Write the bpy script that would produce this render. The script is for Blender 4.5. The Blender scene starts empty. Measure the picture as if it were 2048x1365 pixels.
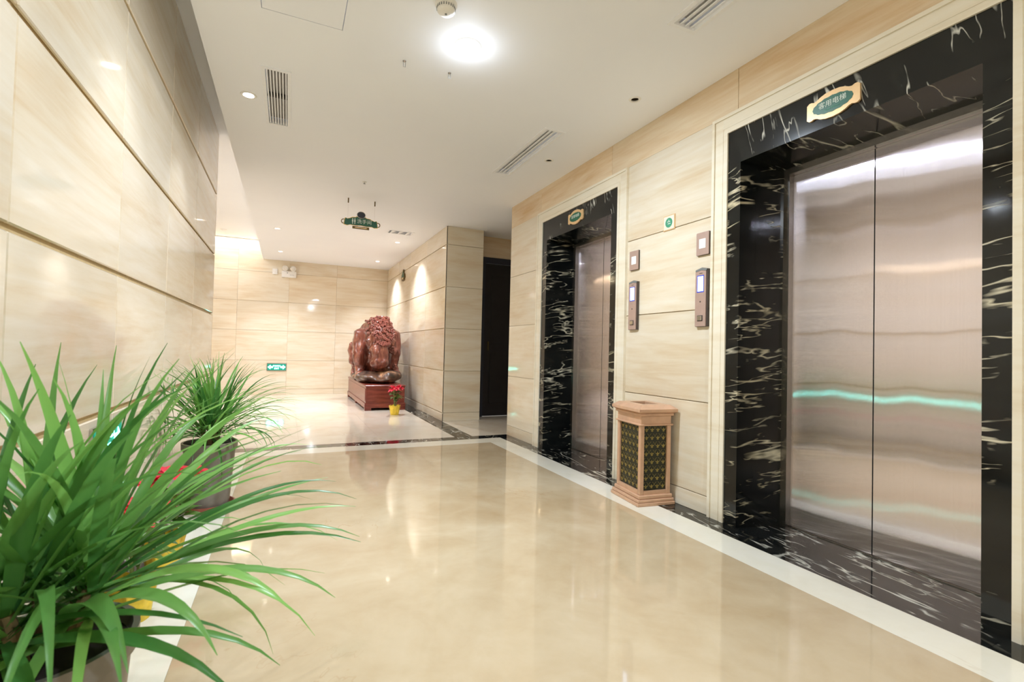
import bpy, bmesh, math, random
from mathutils import Vector, Matrix
SC = bpy.context.scene
COL = SC.collection
random.seed(7)
R = math.radians

# ------------------------------------------------------------------ camera
F_PX = 971.84
YAW, PITCH, ROLL = R(24.7576), R(1.19726), R(1.37227)
cam = bpy.data.cameras.new('camera')
cam.sensor_width = 36.0
cam.lens = F_PX / 2048 * 36.0
cam.clip_start = 0.03
cam.dof.use_dof = True
cam.dof.focus_distance = 3.2
cam.dof.aperture_fstop = 5.0
cam_ob = bpy.data.objects.new('camera', cam)
COL.objects.link(cam_ob)
_f = Vector((math.sin(YAW) * math.cos(PITCH), math.cos(YAW) * math.cos(PITCH), math.sin(PITCH)))
_r = Vector((math.cos(YAW), -math.sin(YAW), 0))
_u = _r.cross(_f)
_R = math.cos(ROLL) * _r + math.sin(ROLL) * _u
_U = -math.sin(ROLL) * _r + math.cos(ROLL) * _u
M = Matrix((_R, _U, -_f)).transposed().to_4x4()
M.translation = Vector((0, 0, 1.0))
cam_ob.matrix_world = M
SC.camera = cam_ob

# ------------------------------------------------------------------ world, exposure
w = bpy.data.worlds.new('world')
SC.world = w
w.use_nodes = True
w.node_tree.nodes['Background'].inputs[0].default_value = (1, 0.96, 0.9, 1)
w.node_tree.nodes['Background'].inputs[1].default_value = 0.2
SC.view_settings.view_transform = 'Standard'
SC.view_settings.look = 'None'
SC.view_settings.gamma = 1.0
SC.view_settings.use_curve_mapping = False
SC.view_settings.exposure = 0.98
SC.cycles.max_bounces = 7
SC.cycles.diffuse_bounces = 5
SC.cycles.glossy_bounces = 3
SC.cycles.transmission_bounces = 2
SC.cycles.use_adaptive_sampling = True
SC.cycles.adaptive_threshold = 0.04
SC.cycles.caustics_reflective = False
SC.cycles.caustics_refractive = False

# lamp colours and powers (each lamp is created in its fixture's builder)
COOL = (0.78, 0.88, 1.0)
WARM = (0.88, 0.91, 1.0)
NEUT = (0.82, 0.89, 1.0)
P_MAIN = 36.0
P_WASH = 17.0
P_FAR = 92.0
P_LOBBY = 36.0

# ------------------------------------------------------------------ room dimensions (metres)
XL, XR = -0.683, 2.415
XS = -0.50
ZC, ZR = 2.739, 3.09
YN, YL, YP = -2.6, 5.594, 5.325
YB = 10.959
XC, XD = 1.979, 2.534
YC, YD = 6.555, 6.88
XW = -3.6            # far side of the side lobby
XE = 4.6             # end of the side passage
XR2, XR3 = 2.257, 2.04
XL2, XL3 = -0.515, -0.301
YB0, YB1, YB2 = 5.335, 5.16, 4.918
ROWS = [0.0, 0.115, 0.702, 1.298, 1.885, 2.48]

# ------------------------------------------------------------------ node helpers
def lin(r, g=None, b=None):
    if g is None: r, g, b = r
    def f(c):
        c /= 255.0
        return c / 12.92 if c <= 0.04045 else ((c + 0.055) / 1.055) ** 2.4
    return (f(r), f(g), f(b), 1.0)

class NT:
    def __init__(s, name):
        s.m = bpy.data.materials.new(name); s.m.use_nodes = True
        s.t = s.m.node_tree; s.n = s.t.nodes; s.p = s.n['Principled BSDF']
        s.out = s.n['Material Output']
    def add(s, kind, **kw):
        nd = s.n.new(kind)
        for k, v in kw.items():
            if k in nd.inputs.keys() if isinstance(k, str) else False: nd.inputs[k].default_value = v
            else: setattr(nd, k, v)
        return nd
    def link(s, a, b): s.t.links.new(a, b)
    def math(s, op, a, b=None, clamp=False):
        nd = s.n.new('ShaderNodeMath'); nd.operation = op; nd.use_clamp = clamp
        for i, v in enumerate((a, b)):
            if v is None: continue
            if isinstance(v, (int, float)): nd.inputs[i].default_value = v
            else: s.link(v, nd.inputs[i])
        return nd.outputs[0]
    def vmath(s, op, a, b):
        nd = s.n.new('ShaderNodeVectorMath'); nd.operation = op
        for i, v in enumerate((a, b)):
            if isinstance(v, (tuple, list)): nd.inputs[i].default_value = v
            else: s.link(v, nd.inputs[i])
        return nd.outputs[0]
    def noise(s, vec, scale, detail=4, rough=0.55, dist=0.0):
        nd = s.n.new('ShaderNodeTexNoise')
        s.link(vec, nd.inputs['Vector'])
        nd.inputs['Scale'].default_value = scale; nd.inputs['Detail'].default_value = detail
        nd.inputs['Roughness'].default_value = rough; nd.inputs['Distortion'].default_value = dist
        return nd.outputs['Fac']
    def ramp(s, fac, stops):
        nd = s.n.new('ShaderNodeValToRGB'); cr = nd.color_ramp
        while len(cr.elements) < len(stops): cr.elements.new(0.5)
        for e, (p, c) in zip(cr.elements, stops):
            e.position = p; e.color = c if len(c) == 4 else (*c, 1)
        s.link(fac, nd.inputs[0])
        return nd.outputs[0]
    def mix(s, fac, a, b, mode='MIX'):
        nd = s.n.new('ShaderNodeMix'); nd.data_type = 'RGBA'; nd.blend_type = mode
        if isinstance(fac, (int, float)): nd.inputs[0].default_value = fac
        else: s.link(fac, nd.inputs[0])
        for i, v in ((6, a), (7, b)):
            if isinstance(v, (tuple, list)): nd.inputs[i].default_value = v
            else: s.link(v, nd.inputs[i])
        return nd.outputs[2]
    def pos(s, rnd=0.0, obj=False):
        if obj:
            v = s.n.new('ShaderNodeTexCoord').outputs['Object']
        else:
            v = s.n.new('ShaderNodeNewGeometry').outputs['Position']
        if rnd:
            oi = s.n.new('ShaderNodeObjectInfo')
            c = s.n.new('ShaderNodeCombineXYZ')
            for i, k in enumerate((rnd, rnd * 1.7, rnd * 0.6)):
                s.link(s.math('MULTIPLY', oi.outputs['Random'], k), c.inputs[i])
            v = s.vmath('ADD', v, c.outputs[0])
        return v
    def rnd(s): return s.n.new('ShaderNodeObjectInfo').outputs['Random']
    def base(s, c):
        if isinstance(c, (tuple, list)): s.p.inputs['Base Color'].default_value = c
        else: s.link(c, s.p.inputs['Base Color'])
    def bump(s, h, strength=0.2, dist=0.01):
        b = s.n.new('ShaderNodeBump'); b.inputs['Strength'].default_value = strength
        b.inputs['Distance'].default_value = dist
        s.link(h, b.inputs['Height']); s.link(b.outputs[0], s.p.inputs['Normal'])
    def set(s, rough=None, metal=None, spec=None, coat=None, emit=None, es=0):
        if rough is not None: s.p.inputs['Roughness'].default_value = rough
        if metal is not None: s.p.inputs['Metallic'].default_value = metal
        if spec is not None: s.p.inputs['Specular IOR Level'].default_value = spec
        if coat is not None:
            s.p.inputs['Coat Weight'].default_value = coat; s.p.inputs['Coat Roughness'].default_value = 0.04
        if emit is not None:
            s.p.inputs['Emission Color'].default_value = emit; s.p.inputs['Emission Strength'].default_value = es

MATS = {}
def simple(name, rgb, rough=0.5, metal=0.0, vary=0.06, scale=30, spec=None, coat=None, emit=None, es=0):
    t = NT(name); c = lin(rgb)
    n = t.noise(t.pos(obj=True), scale, 3)
    d = tuple(x * (1 - vary) for x in c[:3]) + (1,); e = tuple(min(1, x * (1 + vary)) for x in c[:3]) + (1,)
    t.base(t.ramp(n, [(0.3, d), (0.7, e)])); t.set(rough, metal, spec, coat, emit, es)
    MATS[name] = t.m
    return t.m

def beige_marble(name, light, mid, tan, rough, streak=(1, 1, 5.0), tan_at=0.66):
    t = NT(name)
    v = t.pos(rnd=9.0)
    v = t.vmath('MULTIPLY', v, streak)
    n1 = t.noise(v, 0.9, 6, 0.55, 0.8)
    n2 = t.noise(t.vmath('MULTIPLY', v, (1.0, 1.0, 2.6)), 2.2, 5, 0.6, 0.3)
    n3 = t.noise(v, 5.0, 4, 0.6, 0.0)
    s = t.math('ADD', t.math('MULTIPLY', n1, 0.62), t.math('MULTIPLY', n2, 0.38))
    c = t.ramp(s, [(0.36, lin(light)), (0.52, lin(mid)), (tan_at, lin(tan))])
    c = t.mix(t.math('MULTIPLY', n3, 0.10), c, lin(tan))
    r = t.rnd()
    k = t.math('ADD', t.math('MULTIPLY', r, 0.10), 0.93)
    cc = t.n.new('ShaderNodeCombineXYZ')
    for i in range(3): t.link(k, cc.inputs[i])
    c = t.mix(1.0, c, cc.outputs[0], 'MULTIPLY')
    t.base(c); t.set(rough, 0, 0.5)
    MATS[name] = t.m
    return t.m

def black_marble(name, stretch, seed, cover=0.5, rough=0.07, gold=0.35, rot=(0, 0, 0), wd=0.010, scale=1.0):
    """black stone with sparse broken pale veins; stretch is large across the vein direction"""
    t = NT(name)
    v = t.vmath('ADD', t.pos(rnd=3.0), (seed, seed * 1.3, seed * 0.7))
    mp = t.n.new('ShaderNodeMapping'); t.link(v, mp.inputs[0]); mp.inputs['Rotation'].default_value = tuple(R(a) for a in rot)
    v0 = t.vmath('MULTIPLY', mp.outputs[0], tuple(k * scale for k in stretch))
    def vein(sc, width, dist):
        n = t.noise(v0, sc, 3, 0.5, dist * 0.55)
        a = t.math('ABSOLUTE', t.math('SUBTRACT', n, 0.5))
        return t.math('SUBTRACT', 1.0, t.math('DIVIDE', a, width), True)
    a = vein(1.1, wd, 0.7); b = vein(2.4, wd * 1.1, 0.4)
    m1 = t.math('MULTIPLY', t.math('SUBTRACT', t.noise(v, 2.6, 3, 0.6), 0.60 - 0.12 * cover), 10.0, True)
    m2 = t.math('MULTIPLY', t.math('SUBTRACT', t.noise(t.vmath('ADD', v, (7, 3, 1)), 4.2, 3, 0.6), 0.64 - 0.14 * cover), 10.0, True)
    vv = t.math('MAXIMUM', t.math('MULTIPLY', a, m1), t.math('MULTIPLY', t.math('MULTIPLY', b, m2), 0.8))
    cloud = t.ramp(t.noise(v0, 2.0, 4, 0.6, 0.4), [(0.35, lin(9, 11, 12)), (0.8, lin(30, 32, 30))])
    vc = t.mix(t.math('MULTIPLY', t.noise(v, 1.7, 2), gold * 1.6), lin(226, 226, 216), lin(196, 176, 120))
    t.base(t.mix(vv, cloud, vc)); t.set(rough, 0, 0.5)
    MATS[name] = t.m
    return t.m

WALL = beige_marble('wall_marble', (232, 224, 207), (225, 212, 188), (213, 190, 156), 0.07, tan_at=0.70)
FRIEZE = beige_marble('frieze_marble', (236, 220, 192), (226, 202, 168), (214, 180, 138), 0.09)
TRIM = beige_marble('trim_marble', (238, 232, 216), (234, 225, 204), (224, 210, 184), 0.12)
JOINT = simple('joint_filler', (196, 172, 126), 0.45, vary=0.1)
FLOORM = NT('floor_marble')
def _floor(t, light, mid, dark, rough, name):
    v = t.pos()
    n1 = t.noise(v, 1.1, 6, 0.55, 0.9); n2 = t.noise(v, 4.5, 5, 0.6, 0.4)
    s = t.math('ADD', t.math('MULTIPLY', n1, 0.65), t.math('MULTIPLY', n2, 0.35))
    c = t.ramp(s, [(0.36, lin(light)), (0.52, lin(mid)), (0.7, lin(dark))])
    nv = t.noise(t.vmath('MULTIPLY', v, (1.0, 0.55, 1)), 0.9, 6, 0.6, 0.7)
    a = t.math('SUBTRACT', 1.0, t.math('DIVIDE', t.math('ABSOLUTE', t.math('SUBTRACT', nv, 0.5)), 0.0035), True)
    mk = t.math('MULTIPLY', t.math('SUBTRACT', t.noise(v, 1.0, 3), 0.5), 6.0, True)
    c = t.mix(t.math('MULTIPLY', t.math('MULTIPLY', a, mk), 0.45), c, lin(168, 128, 78))
    t.base(c); t.set(rough, 0, 0.5); MATS[name] = t.m
    return t.m
FLOORM = _floor(FLOORM, (202, 185, 156), (192, 172, 140), (178, 153, 117), 0.05, 'floor_field')
FLOORL = _floor(NT('floor_light'), (226, 218, 204), (220, 209, 191), (210, 194, 170), 0.06, 'floor_light')
CREAM = _floor(NT('floor_cream_band'), (238, 234, 222), (232, 227, 210), (222, 214, 194), 0.08, 'cream')
BLK_F = black_marble('black_marble_floor', (5.0, 1.3, 1), 3.1, 1.1, 0.06, 0.3, (0, 0, 8), 0.020)
BLK_J = black_marble('black_marble_jamb', (1.3, 1.3, 7.0), 8.4, 0.95, 0.08, 0.6, (6, 5, 0), 0.019)
BLK_L = black_marble('black_marble_lintel', (1, 4.4, 0.9), 1.2, 1.0, 0.12, 0.1, (14, 0, 0), 0.014)

_t = NT('ceiling_paint')
_t.base(_t.ramp(_t.noise(_t.pos(), 1.5, 3), [(0.3, lin(244, 246, 252)), (0.7, lin(247, 249, 254))])); _t.set(0.55, 0, 0.3)
CEIL = _t.m
_t = NT('brushed_steel')
_v = _t.vmath('MULTIPLY', _t.pos(), (1, 300, 1.2))
_t.base(_t.ramp(_t.noise(_v, 1.0, 3), [(0.3, lin(236, 230, 240)), (0.7, lin(241, 235, 246))]))
_t.set(0.045, 1.0)
# vertical brushing: fine random tilt of the surface normal about the vertical, plus a slight buckle of the sheet
_n1 = _t.noise(_t.vmath('MULTIPLY', _t.pos(), (1, 4200, 2600)), 1.0, 0)
_w1 = _t.noise(_t.vmath('MULTIPLY', _t.pos(), (1, 1.6, 0.6)), 2.0, 1)
_c = _t.n.new('ShaderNodeCombineXYZ'); _c.inputs[0].default_value = -1.0
_t.link(_t.math('MULTIPLY', _t.math('SUBTRACT', _n1, 0.5), 1.7), _c.inputs[1])
_t.link(_t.math('MULTIPLY', _t.math('SUBTRACT', _w1, 0.5), 0.032), _c.inputs[2])
_nn = _t.n.new('ShaderNodeVectorMath'); _nn.operation = 'NORMALIZE'
_t.link(_c.outputs[0], _nn.inputs[0]); _t.link(_nn.outputs[0], _t.p.inputs['Normal'])
STEEL = _t.m
STEELF = simple('frame_steel', (150, 146, 142), 0.22, 1.0, 0.04)
PANELMETAL = simple('panel_metal', (186, 160, 148), 0.42, 0.35, 0.04)
PANELDARK = simple('panel_dark', (92, 84, 80), 0.4, 0.6)
WHITEP = simple('white_plastic', (236, 234, 230), 0.4, 0, 0.03)
GREYP = simple('grey_plastic', (120, 124, 124), 0.4)
BLACKP = simple('black_plastic', (22, 22, 24), 0.4)
SHAFT = simple('dark_shaft', (12, 12, 12), 0.9)
VENTW = simple('vent_white', (244, 245, 249), 0.5, 0, 0.02)
VENTD = simple('vent_dark', (84, 76, 66), 0.7)
VENTM = simple('vent_inside', (224, 220, 214), 0.7)
VENTG = simple('vent_grey', (196, 188, 180), 0.7)
GOLD = simple('gold_plate', (226, 190, 140), 0.32, 0.25, 0.05)
FILI = simple('filigree_gold', (168, 150, 84), 0.35, 0.6, 0.15)
GOLDM = simple('gold_metal', (206, 172, 92), 0.3, 0.8, 0.08)
BRONZE = simple('bronze_trim', (104, 84, 44), 0.4, 0.6)
GREEN = simple('sign_green', (22, 92, 68), 0.35, 0, 0.08)
GREENL = simple('sign_green_light', (70, 150, 118), 0.35, 0, 0.05)
WHITEI = simple('white_ink', (214, 224, 214), 0.5, 0, 0.03)
DOORD = simple('dark_door_wood', (30, 28, 30), 0.3, 0, 0.2, 8)
DOORF = simple('dark_door_frame', (38, 40, 50), 0.3, 0, 0.1, 8)
CHROME = simple('chrome', (200, 200, 200), 0.15, 1.0, 0.02)
LENS = simple('lamp_lens', (255, 252, 246), 0.4, emit=(1, 0.97, 0.93, 1), es=14)
LENSW = simple('lamp_lens_warm', (255, 248, 236), 0.4, emit=(1, 0.92, 0.82, 1), es=12)
REFL = simple('lamp_reflector', (232, 228, 222), 0.25, 0.6, 0.02)
OFFLAMP = simple('lamp_off', (52, 40, 22), 0.3, 0.3)
LEDM = simple('led_strip_glow', (255, 246, 225), 0.5, emit=(1, 0.90, 0.72, 1), es=16)
SCREEN = simple('lcd_screen', (190, 214, 250), 0.3, emit=lin(190, 215, 255), es=1.6)
SCREENF = simple('lcd_border', (50, 60, 150), 0.3, emit=lin(70, 80, 200), es=0.35)
EXG = simple('exit_green', (10, 70, 50), 0.35, emit=lin(10, 110, 90), es=1.2)
EXW = simple('exit_white', (220, 255, 250), 0.4, emit=lin(110, 255, 232), es=10)
COPPER = simple('bin_copper_wood', (204, 164, 134), 0.3, 0.1, 0.10, 14)
BINDARK = simple('bin_dark_mesh', (40, 42, 30), 0.4, 0.2, 0.2, 60)
POTG = simple('pot_grey', (120, 114, 106), 0.28, 0, 0.14, 18)
TERRA = simple('terracotta', (150, 78, 60), 0.5, 0, 0.1)
SOIL = simple('soil', (40, 30, 24), 0.9, 0, 0.4, 60)
FOIL = simple('yellow_foil', (232, 202, 70), 0.28, 0.45, 0.18, 25)
STEM = simple('stem_green', (110, 130, 66), 0.5)
STEMB = simple('stem_brown', (112, 92, 56), 0.7, 0, 0.2)

def leaf_mat(name, dark, lightc, sc=6, trans=0.35):
    t = NT(name)
    r = t.rnd()
    n = t.noise(t.pos(obj=True), sc, 3)
    f = t.math('ADD', t.math('MULTIPLY', r, 0.7), t.math('MULTIPLY', n, 0.3))
    c = t.ramp(f, [(0.1, lin(dark)), (0.9, lin(lightc))])
    t.base(c); t.set(0.32, 0, 0.5)
    tr = t.n.new('ShaderNodeBsdfTranslucent'); t.link(c, tr.inputs[0])
    mx = t.n.new('ShaderNodeMixShader'); mx.inputs[0].default_value = trans
    t.link(t.p.outputs[0], mx.inputs[1]); t.link(tr.outputs[0], mx.inputs[2]); t.link(mx.outputs[0], t.out.inputs[0])
    MATS[name] = t.m
    return t.m
LEAF = leaf_mat('strap_leaf', (52, 112, 50), (150, 206, 108), 6, 0.4)
LEAF2 = leaf_mat('poinsettia_leaf', (52, 96, 40), (120, 150, 70), 20)
BRACT = leaf_mat('poinsettia_bract', (204, 20, 48), (240, 52, 80), 20, 0.25)

_t = NT('carved_wood')
_v = _t.vmath('MULTIPLY', _t.pos(obj=True), (6, 2, 2.5))
_n = _t.noise(_v, 2.2, 5, 0.6, 1.2)
_t.base(_t.ramp(_n, [(0.3, lin(84, 40, 32)), (0.55, lin(130, 70, 54)), (0.75, lin(168, 108, 86))])); _t.set(0.22, 0, 0.6, coat=0.4)
_t.bump(_t.noise(_v, 3.0, 4), 0.25, 0.02)
CARVED = _t.m
MANE = simple('mane_wood', (150, 86, 74), 0.16, 0, 0.2, 20, coat=0.8)
_t = NT('root_wood')
_n = _t.noise(_t.pos(obj=True), 5, 5, 0.6, 0.8)
_t.base(_t.ramp(_n, [(0.35, lin(46, 38, 34)), (0.55, lin(104, 74, 56)), (0.72, lin(184, 140, 104))])); _t.set(0.3, 0, 0.5)
_t.bump(_n, 0.5, 0.03)
ROOT = _t.m
_t = NT('mahogany')
_n = _t.noise(_t.vmath('MULTIPLY', _t.pos(), (1.2, 1.2, 9)), 3, 4)
_t.base(_t.ramp(_n, [(0.3, lin(96, 40, 32)), (0.7, lin(140, 66, 52))])); _t.set(0.25, 0, 0.5)
MAHOG = _t.m

# ------------------------------------------------------------------ mesh helpers
class B:
    """collects shapes into one bmesh -> one mesh object"""
    def __init__(s): s.bm = bmesh.new()
    def poly(s, vs, fs, mat=None):
        bv = [s.bm.verts.new(mat @ Vector(v) if mat else v) for v in vs]
        out = []
        for f in fs:
            try: out.append(s.bm.faces.new([bv[i] for i in f]))
            except ValueError: pass
        return bv
    def box(s, x0, x1, y0, y1, z0, z1, bev=0.0, mat=None):
        if x0 > x1: x0, x1 = x1, x0
        if y0 > y1: y0, y1 = y1, y0
        if z0 > z1: z0, z1 = z1, z0
        vs = [(x, y, z) for z in (z0, z1) for y in (y0, y1) for x in (x0, x1)]
        fs = [(0, 2, 3, 1), (4, 5, 7, 6), (0, 1, 5, 4), (2, 6, 7, 3), (0, 4, 6, 2), (1, 3, 7, 5)]
        bv = s.poly(vs, fs, mat)
        if bev:
            es = list({e for v in bv for e in v.link_edges})
            bmesh.ops.bevel(s.bm, geom=es, offset=bev, segments=1, affect='EDGES', profile=0.5)
        return s
    def prism(s, pts, h0, h1, mat=None):
        """2d outline (ccw) in XY extruded from z=h0..h1"""
        n = len(pts)
        vs = [(x, y, h0) for x, y in pts] + [(x, y, h1) for x, y in pts]
        fs = [tuple(range(n - 1, -1, -1)), tuple(range(n, 2 * n))] + [(i, (i + 1) % n, n + (i + 1) % n, n + i) for i in range(n)]
        s.poly(vs, fs, mat); return s
    def lathe(s, prof, seg=24, mat=None, cap=True):
        vs = []; fs = []
        for r, z in prof:
            for k in range(seg):
                a = 2 * math.pi * k / seg
                vs.append((r * math.cos(a), r * math.sin(a), z))
        for i in range(len(prof) - 1):
            for k in range(seg):
                k2 = (k + 1) % seg
                fs.append((i * seg + k, i * seg + k2, (i + 1) * seg + k2, (i + 1) * seg + k))
        if cap:
            fs.append(tuple(range(seg - 1, -1, -1)))
            fs.append(tuple(range((len(prof) - 1) * seg, len(prof) * seg)))
        s.poly(vs, fs, mat); return s
    def tube(s, pts, rad, seg=8, closed=False, mat=None):
        pts = [Vector(p) for p in pts]; n = len(pts); vs = []; fs = []
        rads = rad if isinstance(rad, (list, tuple)) else [rad] * n
        for i, p in enumerate(pts):
            d = (pts[(i + 1) % n] - pts[i - 1]) if closed else (pts[min(i + 1, n - 1)] - pts[max(i - 1, 0)])
            d.normalize()
            a = d.cross(Vector((0.31, 0.17, 0.93)));
            if a.length < 1e-3: a = d.cross(Vector((1, 0, 0)))
            a.normalize(); b = d.cross(a)
            for k in range(seg):
                t = 2 * math.pi * k / seg
                vs.append(p + (a * math.cos(t) + b * math.sin(t)) * rads[i])
        m = n if closed else n - 1
        for i in range(m):
            j = (i + 1) % n
            for k in range(seg):
                k2 = (k + 1) % seg
                fs.append((i * seg + k, i * seg + k2, j * seg + k2, j * seg + k))
        if not closed:
            fs.append(tuple(range(seg - 1, -1, -1))); fs.append(tuple(range((n - 1) * seg, n * seg)))
        s.poly(vs, fs, mat); return s
    def ball(s, c, r, sub=2, mat=None):
        rr = r if isinstance(r, (tuple, list)) else (r, r, r)
        m = Matrix.Translation(c) @ (mat or Matrix()) @ Matrix.Diagonal((*rr, 1))
        bmesh.ops.create_icosphere(s.bm, subdivisions=sub, radius=1, matrix=m); return s
    def mesh(s, name, smooth=0.0):
        bmesh.ops.recalc_face_normals(s.bm, faces=s.bm.faces)
        me = bpy.data.meshes.new(name); s.bm.to_mesh(me); s.bm.free()
        if smooth:
            me.shade_smooth(); me.set_sharp_from_angle(angle=R(smooth))
        return me
    def build(s, name, mat, parent=None, smooth=0.0, loc=None, rot=None):
        return ob(name, s.mesh(name, smooth), mat, parent, loc, rot)

def ob(name, me, mat, parent=None, loc=None, rot=None):
    if mat is not None and len(me.materials) == 0: me.materials.append(mat)
    o = bpy.data.objects.new(name, me); COL.objects.link(o)
    if parent is not None: o.parent = parent
    if loc is not None: o.location = loc
    if rot is not None: o.rotation_euler = rot
    return o
def empty(name, loc=(0, 0, 0), rz=0.0, rot=None):
    o = bpy.data.objects.new(name, None); COL.objects.link(o)
    o.location = loc; o.rotation_euler = rot or (0, 0, rz); o.empty_display_size = 0.1
    return o
def tag(o, label=None, cat=None, group=None, kind=None):
    if label: o['label'] = label
    if cat: o['category'] = cat
    if group: o['group'] = group
    if kind: o['kind'] = kind
    return o
def thing(name, label, cat, loc=(0, 0, 0), rz=0.0, group=None, rot=None):
    return tag(empty(name, loc, rz, rot), label, cat, group)
def struct(o): o['kind'] = 'structure'; return o
def copy_tree(o, parent=None):
    c = o.copy(); COL.objects.link(c)
    if parent is not None: c.parent = parent
    for ch in list(o.children): copy_tree(ch, c)
    return c
def lamp(kind, name, parent, loc, power, color, **kw):
    l = bpy.data.lights.new(name, kind); l.energy = power; l.color = color
    for k, v in kw.items(): setattr(l, k, v)
    o = bpy.data.objects.new(name, l); COL.objects.link(o); o.parent = parent; o.location = loc
    return o
_txt = {}
def text_mesh(txt, size, depth=0.0008):
    """flat lettering as a mesh, centred, in the XY plane"""
    key = (txt, size)
    if key not in _txt:
        cu = bpy.data.curves.new('lettering', 'FONT'); cu.body = txt; cu.size = size
        cu.align_x = 'CENTER'; cu.align_y = 'CENTER'; cu.extrude = depth; cu.resolution_u = 3
        o = bpy.data.objects.new('lettering', cu); COL.objects.link(o)
        bpy.context.view_layer.update()
        dg = bpy.context.evaluated_depsgraph_get()
        me = bpy.data.meshes.new_from_object(o.evaluated_get(dg))
        bpy.data.objects.remove(o); bpy.data.curves.remove(cu)
        _txt[key] = me
    return _txt[key].copy()

# ------------------------------------------------------------------ floor
floor = struct(B().box(XW - 0.2, XE + 0.2, YN - 0.2, YB + 0.2, -0.16, -0.021).build('floor', JOINT))
def tile(x0, x1, y0, y1, mat, g=0.0006, name='tile', z=0.0):
    return B().box(x0 + g, x1 - g, y0 + g, y1 - g, -0.02, z).build(name, mat, floor)
def tiles(x0, x1, y0, y1, mat, n, m, g=0.0006):
    for i in range(n):
        for j in range(m):
            tile(x0 + (x1 - x0) * i / n, x0 + (x1 - x0) * (i + 1) / n, y0 + (y1 - y0) * j / m, y0 + (y1 - y0) * (j + 1) / m, mat, g)
tiles(XL3, XR3, YN, YB2, FLOORM, 3, 9, 0.0)                                   # polished field
# cream frame of the field
tile(XL2, XL3, YN, YB2, CREAM, name='border_strip'); tile(XR3, XR2, YN, YB2, CREAM, name='border_strip')
tile(XL2, XR2, YB2, YB1, CREAM, name='border_strip')
# black marble frame
C1, C2 = 3.8575, 1.4855            # elevator centre lines
tile(XL, XL2, YN, YB1, BLK_F, name='border_strip')
for a, b in ((YN, C2 - 0.63), (C2 - 0.63, C2 + 0.63), (C2 + 0.63, C1 - 0.65), (C1 - 0.65, C1 + 0.65), (C1 + 0.65, YB1)):
    tile(XR2, XR, a, b, BLK_F, name='border_strip')
for a, b in ((XL, 0.6), (0.6, 1.77), (1.77, XR)):
    tile(a, b, YB1, YB0, BLK_F, name='border_strip')
for a, b in ((YB0, 7.2), (7.2, 9.1), (9.1, YB)):
    tile(XC - 0.21, XC, a, b, BLK_F, name='border_strip')
tiles(XL, XC - 0.21, YB0, YB, FLOORL, 3, 7, 0.0004)
tiles(XW, XL, YB0 + 0.1, YB, FLOORL, 4, 7, 0.0012)
tiles(XC, XE, YB0, YC + 0.4, FLOORL, 3, 2, 0.0012)
for c in (C1, C2):
    tile(XR, 2.78, c - 0.57, c + 0.57, BLK_F, name='threshold_slab')

# ------------------------------------------------------------------ ceilings
def plate_with_holes(x0, x1, y0, y1, z0, z1, holes):
    """slab with rectangular holes"""
    b = B()
    xs = sorted({x0, x1} | {h[0] for h in holes} | {h[1] for h in holes})
    ys = sorted({y0, y1} | {h[2] for h in holes} | {h[3] for h in holes})
    def inside(x, y): return any(h[0] < x < h[1] and h[2] < y < h[3] for h in holes) or not (x0 < x < x1 and y0 < y < y1)
    nx, ny = len(xs) - 1, len(ys) - 1
    vid = {}
    def V(i, j, z):
        k = (i, j, z)
        if k not in vid: vid[k] = b.bm.verts.new((xs[i], ys[j], z))
        return vid[k]
    solid = lambda i, j: 0 <= i < nx and 0 <= j < ny and not inside((xs[i] + xs[i + 1]) / 2, (ys[j] + ys[j + 1]) / 2)
    for i in range(nx):
        for j in range(ny):
            if not solid(i, j): continue
            for z in (z0, z1): b.bm.faces.new([V(i, j, z), V(i + 1, j, z), V(i + 1, j + 1, z), V(i, j + 1, z)])
            for di, dj, e in ((-1, 0, ((i, j), (i, j + 1))), (1, 0, ((i + 1, j), (i + 1, j + 1))), (0, -1, ((i, j), (i + 1, j))), (0, 1, ((i, j + 1), (i + 1, j + 1)))):
                if not solid(i + di, j + dj):
                    (a, c), (d, f) = e
                    b.bm.faces.new([V(a, c, z0), V(d, f, z0), V(d, f, z1), V(a, c, z1)])
    return b
DL = [  # x, y, kind
    (0.883, 2.612, 'main'), (0.883, -1.3, 'main'),  # the one behind the camera is an added fill lamp
    (-0.30, 0.10, 'wash'), (-0.30, 1.34, 'wash'), (-0.30, 2.58, 'wash'), (-0.30, 3.822, 'wash'),
    (-0.19, 7.987, 'far'), (-0.173, 9.908, 'far'), (1.582, 8.002, 'far'), (1.584, 9.972, 'far'),
    (2.10, 2.645, 'off'), (2.10, 3.847, 'off')]
SLOTV = [(1.757, 1.945, 3.295, 4.37), (1.757, 1.945, 0.90, 1.962)]
GRIL = (-0.205, -0.032, 3.375, 4.238)
HATCH = (-0.177, 0.222, 2.40, 2.80)
FARV = (1.29, 1.68, 7.20, 7.42)
holes = [(h[0] + 0.012, h[1] - 0.012, h[2] + 0.012, h[3] - 0.012) for h in SLOTV + [GRIL, FARV]] + [HATCH]
for x, y, k in DL:
    r = 0.05 if k == 'main' else (0.034 if k != 'off' else 0.026)
    holes.append((x - r, x + r, y - r, y + r))
ceil = struct(plate_with_holes(XS, XE, YN, YB, ZC, ZC + 0.12, holes).build('ceiling', CEIL))
ceil2 = struct(B().box(XW, XS + 0.02, YN, YB, ZR, ZR + 0.1).box(XS, XS + 0.02, YN, YB, ZC + 0.121, ZR).build('ceiling', CEIL))
# access hatch
hb = B().box(HATCH[0] + 0.004, HATCH[1] - 0.004, HATCH[2] + 0.004, HATCH[3] - 0.004, ZC + 0.001, ZC + 0.02)
hb.build('access_panel', CEIL, ceil)

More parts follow.
